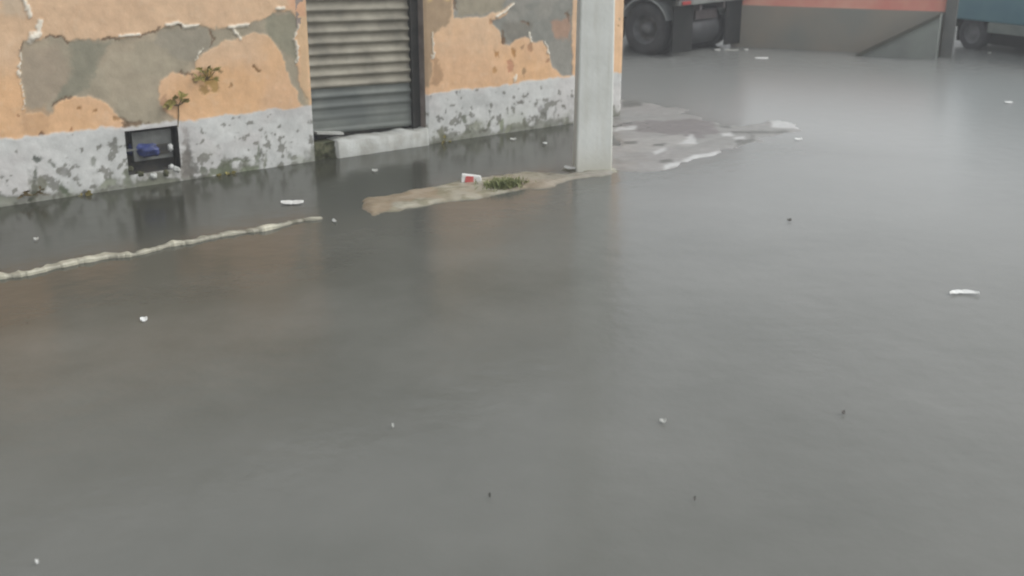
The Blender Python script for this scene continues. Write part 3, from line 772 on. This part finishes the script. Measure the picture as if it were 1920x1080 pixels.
def hoop(x, y0, y1):
    g = MB(); R_ = WR + .07; n_ = 18; k = 0
    pts = []
    for i in range(n_ + 1):
        a = math.radians(20 + 140 * i / n_)
        pts.append((x - 0 + R_ * math.cos(a), WR - .02 + R_ * math.sin(a)))
    V = []; F = []
    for (px, pz) in pts:
        dx, dz = (px - x) / R_, (pz - WR + .02) / R_
        V += [(px, y0, pz), (px, y1, pz), (px + dx * .025, y1, pz + dz * .025), (px + dx * .025, y0, pz + dz * .025)]
    for i in range(n_):
        for j in range(4): F.append((i * 4 + j, (i + 1) * 4 + j, (i + 1) * 4 + (j + 1) % 4, i * 4 + (j + 1) % 4))
    F += [(0, 1, 2, 3), (n_ * 4 + 3, n_ * 4 + 2, n_ * 4 + 1, n_ * 4)]
    g.add(V, F); g.build("mudguard", M_GUARD, tr, local=True)
for x in (0, 1.3):
    hoop(x, .62, 1.20); hoop(x, -1.20, -.62)
for y in (-.45, .37):
    m = MB(); m.box(-.75, 6.3, y, y + .08, .80, 1.04); m.build("chassis_rail", M_CHASSIS, tr, bevel=.008, local=True)
for x in (0, 1.3):
    m = MB(); m.tube([(x, -.9, WR), (x, .9, WR)], .09, 12)
    m.lathe([(.02, -.24), (.16, -.2), (.24, 0), (.16, .2), (.02, .24)], 16, 'X', (x, 0, WR)); m.build("axle", M_CHASSIS, tr, smooth=True, local=True)
    for y in (-.41, .41):
        m = MB(); m.box(x - .5, x + .5, y - .05, y + .05, .66, .78); m.build("leaf_spring", M_CHASSIS, tr, bevel=.01, local=True)
for y in (-.9, .9):
    m = MB(); m.box(-.70, -.67, y - .33, y + .33, .08, .92); m.build("mud_flap", M_FLAP, tr, bevel=.006, local=True)
m = MB(); m.box(-.80, -.70, -1.2, 1.2, .93, 1.03); m.build("rear_bumper", M_BED, tr, bevel=.012, local=True)
m = MB(); m.box(-.62, -.50, -.37, .37, .62, .80); m.build("rear_crossmember", M_CHASSIS, tr, bevel=.01, local=True)
M_SHADE_FILL = worn("shade filler tank", (0.018, 0.02, 0.022), (0.035, 0.036, 0.04), 4, .6)  # dark tank added to fill the shade between the rear wheels
m = MB(); m.lathe([(.001, -.52), (.27, -.52), (.29, -.49), (.29, .49), (.27, .52), (.001, .52)], 24, 'Y', (-.32, 0, .42)); m.build("shade_filler_tank", M_SHADE_FILL, tr, smooth=True, local=True)
M_TAIL = worn("tail lamp", (.35, .03, .03), (.25, .02, .02), 8, .3)
for y in (-1.0, 1.0):
    m = MB(); m.box(-.83, -.801, y - .13, y + .13, .95, 1.01); m.build("tail_lamp", M_TAIL, tr, bevel=.005, local=True)
M_CARGO = worn("cargo body", (.19, .07, .06), (.12, .05, .045), 2, .6)
m = MB(); m.box(-.85, 4.5, -1.25, 1.25, 1.10, 1.25); m.build("bed_floor", M_BED, tr, bevel=.01, local=True)
for (y0, y1) in ((-1.25, -1.2), (1.2, 1.25)):
    m = MB(); m.box(-.85, 4.5, y0, y1, 1.253, 1.85)
    for i in range(9):
        x = -.8 + i * .65; yy = y0 - .03 if y0 < 0 else y1
        m.box(x, x + .06, yy, yy + .03, 1.26, 1.84)
    m.build("bed_side", M_CARGO, tr, bevel=.006, local=True)
m = MB(); m.box(-.85, -.80, -1.198, 1.198, 1.253, 1.85); m.build("tailgate", M_CARGO, tr, bevel=.006, local=True)
M_CAB = worn("cab paint", (.45, .46, .46), (.38, .38, .38), 3, .4); M_GLASS, _, _, _ = base_mat("cab glass", (.02, .025, .03), .08)
m = MB(); m.hexa([Vector(q) for q in [(4.7, -1.15, .7), (6.5, -1.15, .7), (6.5, 1.15, .7), (4.7, 1.15, .7), (4.7, -1.1, 2.7), (6.2, -1.1, 2.7), (6.2, 1.1, 2.7), (4.7, 1.1, 2.7)]])
cab = m.build("cab", M_CAB, tr, bevel=.06, local=True)
for y in (-1.16, 1.13):
    m = MB(); m.box(5.1, 6.1, y, y + .03, 1.75, 2.4); m.build("side_window", M_GLASS, tr, bevel=.01, local=True)
m = MB(); m.hexa([Vector(q) for q in [(6.36, -1.0, 1.65), (6.40, -1.0, 1.65), (6.40, 1.0, 1.65), (6.36, 1.0, 1.65), (6.25, -1.0, 2.45), (6.29, -1.0, 2.45), (6.29, 1.0, 2.45), (6.25, 1.0, 2.45)]]); m.build("windscreen", M_GLASS, tr, local=True)

# ------------------------------------------------------------------ pink wall across the road, ramp, gate pier
fa = ground(1392, 88); fb = ground(1768, 106)
fd = (fb - fa).normalized(); fn = Vector((fd.y, -fd.x, 0))
if fn.y > 0: fn = -fn
def fp(s, n, z): q = fa + fd * s + fn * n; return Vector((q.x, q.y, z))
FL = (fb - fa).length
def fbox(m, s0, s1, n0, n1, z0, z1): m.hexa([fp(s0, n1, z0), fp(s1, n1, z0), fp(s1, n0, z0), fp(s0, n0, z0), fp(s0, n1, z1), fp(s1, n1, z1), fp(s1, n0, z1), fp(s0, n0, z1)])
def on_far(u, v):
    d = ray(u, v); o = Vector((0, 0, CAMH)); k = (fa - o).dot(fn) / d.dot(fn); p = o + d * k
    return ((p - fa).dot(fd), p.z)
zt = on_far(1560, 15)[1]
M_PINK = worn("faded red paint", alb(216, 138, 124), alb(226, 170, 150), 1.6, .8)
M_SKIRT = worn("muddy skirting", alb(146, 138, 126), alb(128, 130, 124), .8, .85, lo=.35, hi=.65)
fw = empty("boundary_wall", tuple(fa)); tag(fw, "faded red wall with dirty grey lower part, across the flooded road", "wall")
m = MB(); fbox(m, -.22, FL, -.2, 0, zt, 1.06); m.build("painted_face", M_PINK, fw)
m = MB(); fbox(m, -.24, FL, -.2, .012, -.15, zt); m.build("skirting", M_SKIRT, fw)
m = MB(); fbox(m, -.26, FL + .02, -.24, .04, 1.063, 1.10); m.build("coping", M_ROOF, fw, bevel=.01)
# ramp
M_RAMP = worn("ramp concrete", alb(132, 138, 132), alb(118, 122, 118), 2, .8)
r0 = on_far(1615, 104)[0]; r1 = on_far(1764, 60)[0]
rh = on_far(1760, 24)[1]
m = MB(); m.hexa([fp(r0, .55, -.1), fp(r1, .55, -.1), fp(r1, .014, -.1), fp(r0, .014, -.1), fp(r0, .55, .02), fp(r1, .55, rh), fp(r1, .014, rh), fp(r0, .014, .02)])
rp_ = empty("ramp", tuple(fp(r0, .3, 0))); tag(rp_, "short steep concrete ramp against the end of the red wall", "ramp")
m.build("ramp_body", M_RAMP, rp_, bevel=.01)
m = MB(); m.hexa([fp(r0 - .04, .60, -.05), fp(r1, .60, rh - .03), fp(r1, .552, rh - .03), fp(r0 - .04, .552, -.05), fp(r0 - .04, .60, .03), fp(r1, .60, rh + .035), fp(r1, .552, rh + .035), fp(r0 - .04, .552, .03)])
M_EDGE_SHADE = worn("ramp edge shading", alb(84, 84, 74), alb(70, 70, 62), 5, .8)  # dark strip along the slope stands in for shading on the ramp
m.build("ramp_edge_shade", M_EDGE_SHADE, rp_)
# pier
m = MB(); p0 = on_far(1768, 60)[0]; p1 = on_far(1790, 60)[0]
fbox(m, p0 + .005, p1, -.22, .12, -.15, 1.2)
o = m.build("gate_pier", worn("pier concrete", alb(104, 104, 100), alb(88, 90, 88), 3, .8), bevel=.01); tag(o, "narrow grey pier between the red wall and the teal van", "pier")

M_BACK = worn("distant wall", alb(120, 122, 118), alb(100, 100, 96), .5, .9)
m = MB(); m.box(-20, 32, 33, 33.3, -.15, 1.9)
tag(m.build("distant_wall", M_BACK, bevel=.02), "long dull grey wall far behind the truck and the van", "wall")
# ------------------------------------------------------------------ teal van at the right edge
g0 = ground(1815, 92); g1 = ground(2010, 118)
vd = (g1 - g0).normalized(); va = math.atan2(vd.y, vd.x)
vn = empty("van", tuple(g0), va); tag(vn, "teal van at the far right edge, only its lower side and a wheel showing", "van")
M_TEAL = worn("teal paint", alb(78, 116, 128), alb(88, 126, 134), 2, .35)
M_SILLV = worn("van sill", alb(116, 124, 118), alb(100, 108, 104), 3, .5)
# local: +X along the side towards the camera right, near side is -Y
m = MB()
outline = [(-.75, .55), (-.75, 1.0), (-.62, 1.15), (-.1, 1.3), (.45, 1.95), (3.9, 2.0), (4.0, .55)]
V = [(x, -.02, z) for x, z in outline] + [(x, 1.75, z) for x, z in outline]; n_ = len(outline)
m.add(V, [tuple(range(n_)), tuple(reversed(range(n_, 2 * n_)))] + [(i, (i + 1) % n_, (i + 1) % n_ + n_, i + n_) for i in range(n_)])
m.build("body", M_TEAL, vn, bevel=.03, local=True)
m = MB(); m.box(.42, 3.0, -.03, .1, .36, .548); m.build("sill", M_SILLV, vn, bevel=.01, local=True)
m = MB(); m.box(-.78, -.755, .1, 1.6, .35, .62); m.build("bumper", M_SILLV, vn, bevel=.01, local=True)
m = MB(); m.box(-.6, 3.8, .30, 1.45, .10, .548); m.build("underbody_shade", M_FLAP, vn, local=True)  # near-black block stands in for the shade under the van
for (x0, x1) in ((.55, 1.4), (1.5, 3.6)):
    m = MB(); m.box(x0, x1, -.035, -.021, 1.3, 1.8); m.build("side_window", M_GLASS, vn, local=True)
for y, sg in ((.12, -1), (1.62, 1)):
    for x in (.02, 3.3):
        e = empty("wheel", (x, y, .30)); e.parent = vn
        ty = MB(); ty.lathe([(.19, -.09), (.28, -.1), (.33, -.07), (.33, .07), (.28, .1), (.19, .09)], 32, 'Y'); ty.build("tyre", M_TYRE, e, smooth=True, local=True)
        rm = MB(); rm.lathe([(.2, sg * .08), (.17, sg * .05), (.08, sg * .06), (.001, sg * .07)], 20, 'Y'); rm.build("rim", M_RIM, e, smooth=True, local=True)

# ------------------------------------------------------------------ weeds
def leaf(m, base, d, L, w, up):
    d = Vector(d).normalized(); s = d.cross(Vector(up)).normalized()
    tip = base + d * L + Vector((0, 0, -L * .15)); mid = base + d * L * .5
    nn = s.cross(d).normalized() * (w * .15)
    m.add([base, mid + s * w / 2 + nn, tip, mid - s * w / 2 + nn, mid], [(0, 1, 4), (1, 2, 4), (2, 3, 4), (3, 0, 4)])
def weed(name, loc, out, n, L, w, mat, seed, label, cat="weed", stemlen=.08, spread=1.0):
    rr = random.Random(seed); r = empty(name, tuple(loc)); tag(r, label, cat)
    st = MB(); lf = MB(); out = Vector(out).normalized()
    for i in range(n):
        a = rr.uniform(-1, 1) * spread
        tdir = (WDIR * a + out * rr.uniform(.25, .7) + Vector((0, 0, rr.uniform(.1, 1.0)))).normalized()
        e = Vector(loc) + tdir * stemlen * rr.uniform(.4, 1.2)
        st.tube([loc, (Vector(loc) + e) / 2 + out * .01, e], .004, 5)
        for k in range(3):
            dd = (tdir + Vector((rr.uniform(-1, 1), rr.uniform(-1, 1), rr.uniform(-.6, .8))) * .9)
            leaf(lf, e, dd, L * rr.uniform(.6, 1.2), w * rr.uniform(.7, 1.2), out)
    st.build("stem", M_LEAFB, r); lf.build("foliage", mat, r, smooth=False)
    return r
def wpt(u, v, n=.01): s, t = on_wall(u, v); return wp(s, t, n)
w_ = weed("wall_weed", wpt(333, 198), WN, 10, .095, .045, M_LEAF, 1, "green leafy weed growing from the wall just above the dark niche", spread=1.6)
w_ = weed("wall_weed", wpt(388, 150), WN, 11, .075, .028, M_LEAF, 2, "larger sprig of olive weed on the orange wall, left of the roller door", spread=1.0, stemlen=.13)
w_ = weed("wall_weed", wpt(60, 366), WN, 6, .06, .025, M_LEAFB, 4, "brownish weed at the waterline, farthest left along the wall foot", spread=1.5)
w_ = weed("wall_weed", wpt(158, 366), WN, 5, .05, .03, M_LEAF, 5, "small weed at the waterline between the left frame edge and the niche", spread=1.5, stemlen=.04)
w_ = weed("wall_weed", wpt(420, 335), WN, 7, .06, .028, M_LEAF, 6, "weed in the cracked skirting between the niche and the roller door", spread=1.5)
w_ = weed("wall_weed", wpt(832, 268), WN, 5, .05, .025, M_LEAF, 8, "weed at the wall foot just right of the roller door", spread=1.2)
m = MB(); m.tube([wpt(333, 198, .02), wpt(334, 215, .015), wpt(333, 238, .01)], .006, 6)
m.build("stem", M_LEAFB, bpy.data.objects["wall_weed"])
# grass tuft on the kerb
gc = ground(945, 352); gr = empty("grass_tuft", tuple(gc)); tag(gr, "clump of green grass growing on the muddy kerb", "grass tuft")
m = MB(); rr = random.Random(9)
for i in range(1500):
    x, y = rr.gauss(0, .075), rr.gauss(0, .06)
    b = gc + WDIR * x * 1.2 + WN * y + Vector((0, 0, .02)); a = rr.uniform(0, 6.28); L = rr.uniform(.04, .11)
    d = Vector((math.cos(a) * .8, math.sin(a) * .8, rr.uniform(.4, 1.4))).normalized(); s = d.cross(Vector((0, 0, 1))).normalized() * .006
    m.add([b - s, b + s, b + d * L * .6 + s * .6, b + d * L + Vector((0, 0, -.01)), b + d * L * .6 - s * .6], [(0, 1, 2, 4), (4, 2, 3)])
M_GRASS = worn("grass", (.10, .125, .03), (.17, .18, .06), 14, .6)
m.build("blades", M_GRASS, gr)
o = blob("soil_clod", M_MOSS, (gc.x, gc.y, 0.0), .13, (1.3, .8, .2), 4, .4, gr)

# ------------------------------------------------------------------ litter
def flake(u, v, L, w, ang, label, mat=None, curve=.0, name="paper_scrap", z=.006, seed=0, cat="litter"):
    c = ground(u, v, z); rr = random.Random(seed); m = MB(); n = 8
    dx = Vector((math.cos(ang), math.sin(ang), 0)); dy = Vector((-dx.y, dx.x, 0)); V = []
    for i in range(n + 1):
        f = i / n - .5; ww = w * (1 - (abs(f) * 2) ** 3 * .7) * rr.uniform(.8, 1.1)
        p = c + dx * (f * L) + dy * (curve * (f * f * 4 - .5) * L)
        lift = .004 + .012 * abs(f) + rr.uniform(0, .004)
        for sgn in (-1, 1):
            V.append(p + dy * (sgn * ww / 2) + Vector((0, 0, lift + (.01 if sgn > 0 else 0))))
    V2 = [q - Vector((0, 0, .006)) for q in V]; k = len(V); F = []
    for i in range(n):
        a = 2 * i; F += [(a, a + 2, a + 3, a + 1), (k + a, k + a + 1, k + a + 3, k + a + 2), (a, k + a, k + a + 2, a + 2), (a + 1, a + 3, k + a + 3, k + a + 1)]
    F += [(0, 1, k + 1, k), (2 * n, k + 2 * n, k + 2 * n + 1, 2 * n + 1)]
    m.add(V, F); m.v += V2; o = m.build(name, mat or M_WHITE, None, smooth=False)
    return tag(o, label, cat, "litter scraps around the flooded corner")
flake(548, 381, .21, .10, .1, "flat white scrap floating between the roller door and the broken kerb", seed=1)
flake(270, 601, .045, .05, .3, "small bright white scrap floating below the broken kerb at left", seed=2)
flake(1806, 551, .21, .05, -.02, "curved white strip floating alone at the right of the road", curve=-.22, seed=3)
flake(1243, 792, .035, .02, 0, "dull pale speck floating in the lower middle of the flooded road", mat=M_SILL, seed=4)
flake(737, 801, .012, .018, 0, "tiny pale speck floating in the lower left of the flooded road", mat=M_SILL, seed=5)
flake(1428, 110, .24, .13, .05, "long white scrap floating nearest in front of the truck", seed=6)
flake(1345, 94, .12, .12, .4, "white scrap left of the pale strip beneath the truck's mud flaps", seed=7)
flake(1372, 95, .26, .12, .05, "pale grey strip floating beneath the truck's mud flaps", mat=M_SILL, seed=8)
flake(1399, 94, .08, .12, .2, "white scrap right of the pale strip beneath the truck's mud flaps", seed=9)
flake(1891, 193, .11, .08, .1, "pale scrap floating near the right edge, beyond the open road", seed=10)
flake(1497, 262, .09, .05, .2, "white scrap beside the tip of the corner pavement", seed=11)
flake(1690, 107, .06, .06, .2, "pale speck floating in front of the concrete ramp", mat=M_SILL, seed=12)
flake(1855, 100, .08, .06, .2, "pale speck floating beside the teal van", mat=M_SILL, seed=13)
flake(703, 321, .06, .06, .2, "small pale scrap floating in front of the white door sill", mat=M_SILL, seed=14)
flake(1022, 270, .06, .05, .9, "small pale scrap floating between the wall and the pole", mat=M_SILL, seed=15)
flake(962, 262, .07, .05, .2, "small pale scrap at the wall foot, right of the roller door", mat=M_SILL, seed=16)
flake(1069, 316, .13, .06, -.5, "white scrap lying against the left side of the pole's foot", seed=17, z=.03)
flake(68, 450, .04, .04, .2, "tiny pale scrap at far left between wall and broken kerb", mat=M_SILL, seed=18)
flake(627, 416, .09, .03, -1.1, "thin pale chip just past the end of the broken kerb", mat=M_SILL, seed=19)
flake(70, 1057, .012, .014, .3, "tiny pale speck in the bottom left corner of the water", mat=M_WHITE, seed=24)
flake(1480, 414, .04, .03, .3, "dark speck floating on the pale water right of the pole", mat=M_LITDARK, seed=20, name="leaf_scrap")
flake(1581, 776, .02, .016, .3, "dark speck floating in the lower right of the flooded road", mat=M_LITDARK, seed=21, name="leaf_scrap")
flake(918, 932, .01, .012, .3, "tiny dark speck floating near the bottom middle", mat=M_LITDARK, seed=22, name="leaf_scrap")
flake(1302, 938, .01, .012, .3, "tiny dark speck floating near the bottom, right of centre", mat=M_LITDARK, seed=23, name="leaf_scrap")
# crushed carton, red and white, on the bank
cc = ground(884, 340, .02)
ct_ = empty("carton", tuple(cc), math.atan2(WDIR.y, WDIR.x) - .5); tag(ct_, "crushed white carton with a red front lying on the muddy kerb", "carton", "litter scraps around the flooded corner")
m = MB(); m.hexa([Vector(q) for q in [(-.11, -.05, 0), (.10, -.05, 0), (.11, .05, 0), (-.10, .05, 0), (-.10, -.04, .085), (.08, -.045, .06), (.10, .04, .05), (-.09, .04, .08)]])
m.build("carton_body", M_WHITE, ct_, bevel=.008, local=True)
m = MB(); m.hexa([Vector(q) for q in [(-.075, -.056, .005), (.015, -.056, .005), (.015, -.049, .005), (-.075, -.049, .005), (-.06, -.052, .065), (.015, -.052, .06), (.015, -.044, .06), (-.06, -.044, .065)]])
m.build("printed_panel", M_RED, ct_, local=True)

# ------------------------------------------------------------------ rain haze
mh = bpy.data.materials.new("rain haze"); mh.use_nodes = True
hn, hl = mh.node_tree.nodes, mh.node_tree.links; hn.clear()
pv = hn.new("ShaderNodeVolumePrincipled"); ho = hn.new("ShaderNodeOutputMaterial")
pv.inputs["Color"].default_value = (0.86, 0.88, 0.9, 1); pv.inputs["Density"].default_value = 0.0044
hl.new(pv.outputs[0], ho.inputs["Volume"])
m = MB(); m.box(-45, 45, -20, 60, -1.14, 8.2)
tag(m.build("haze", mh), kind='stuff')
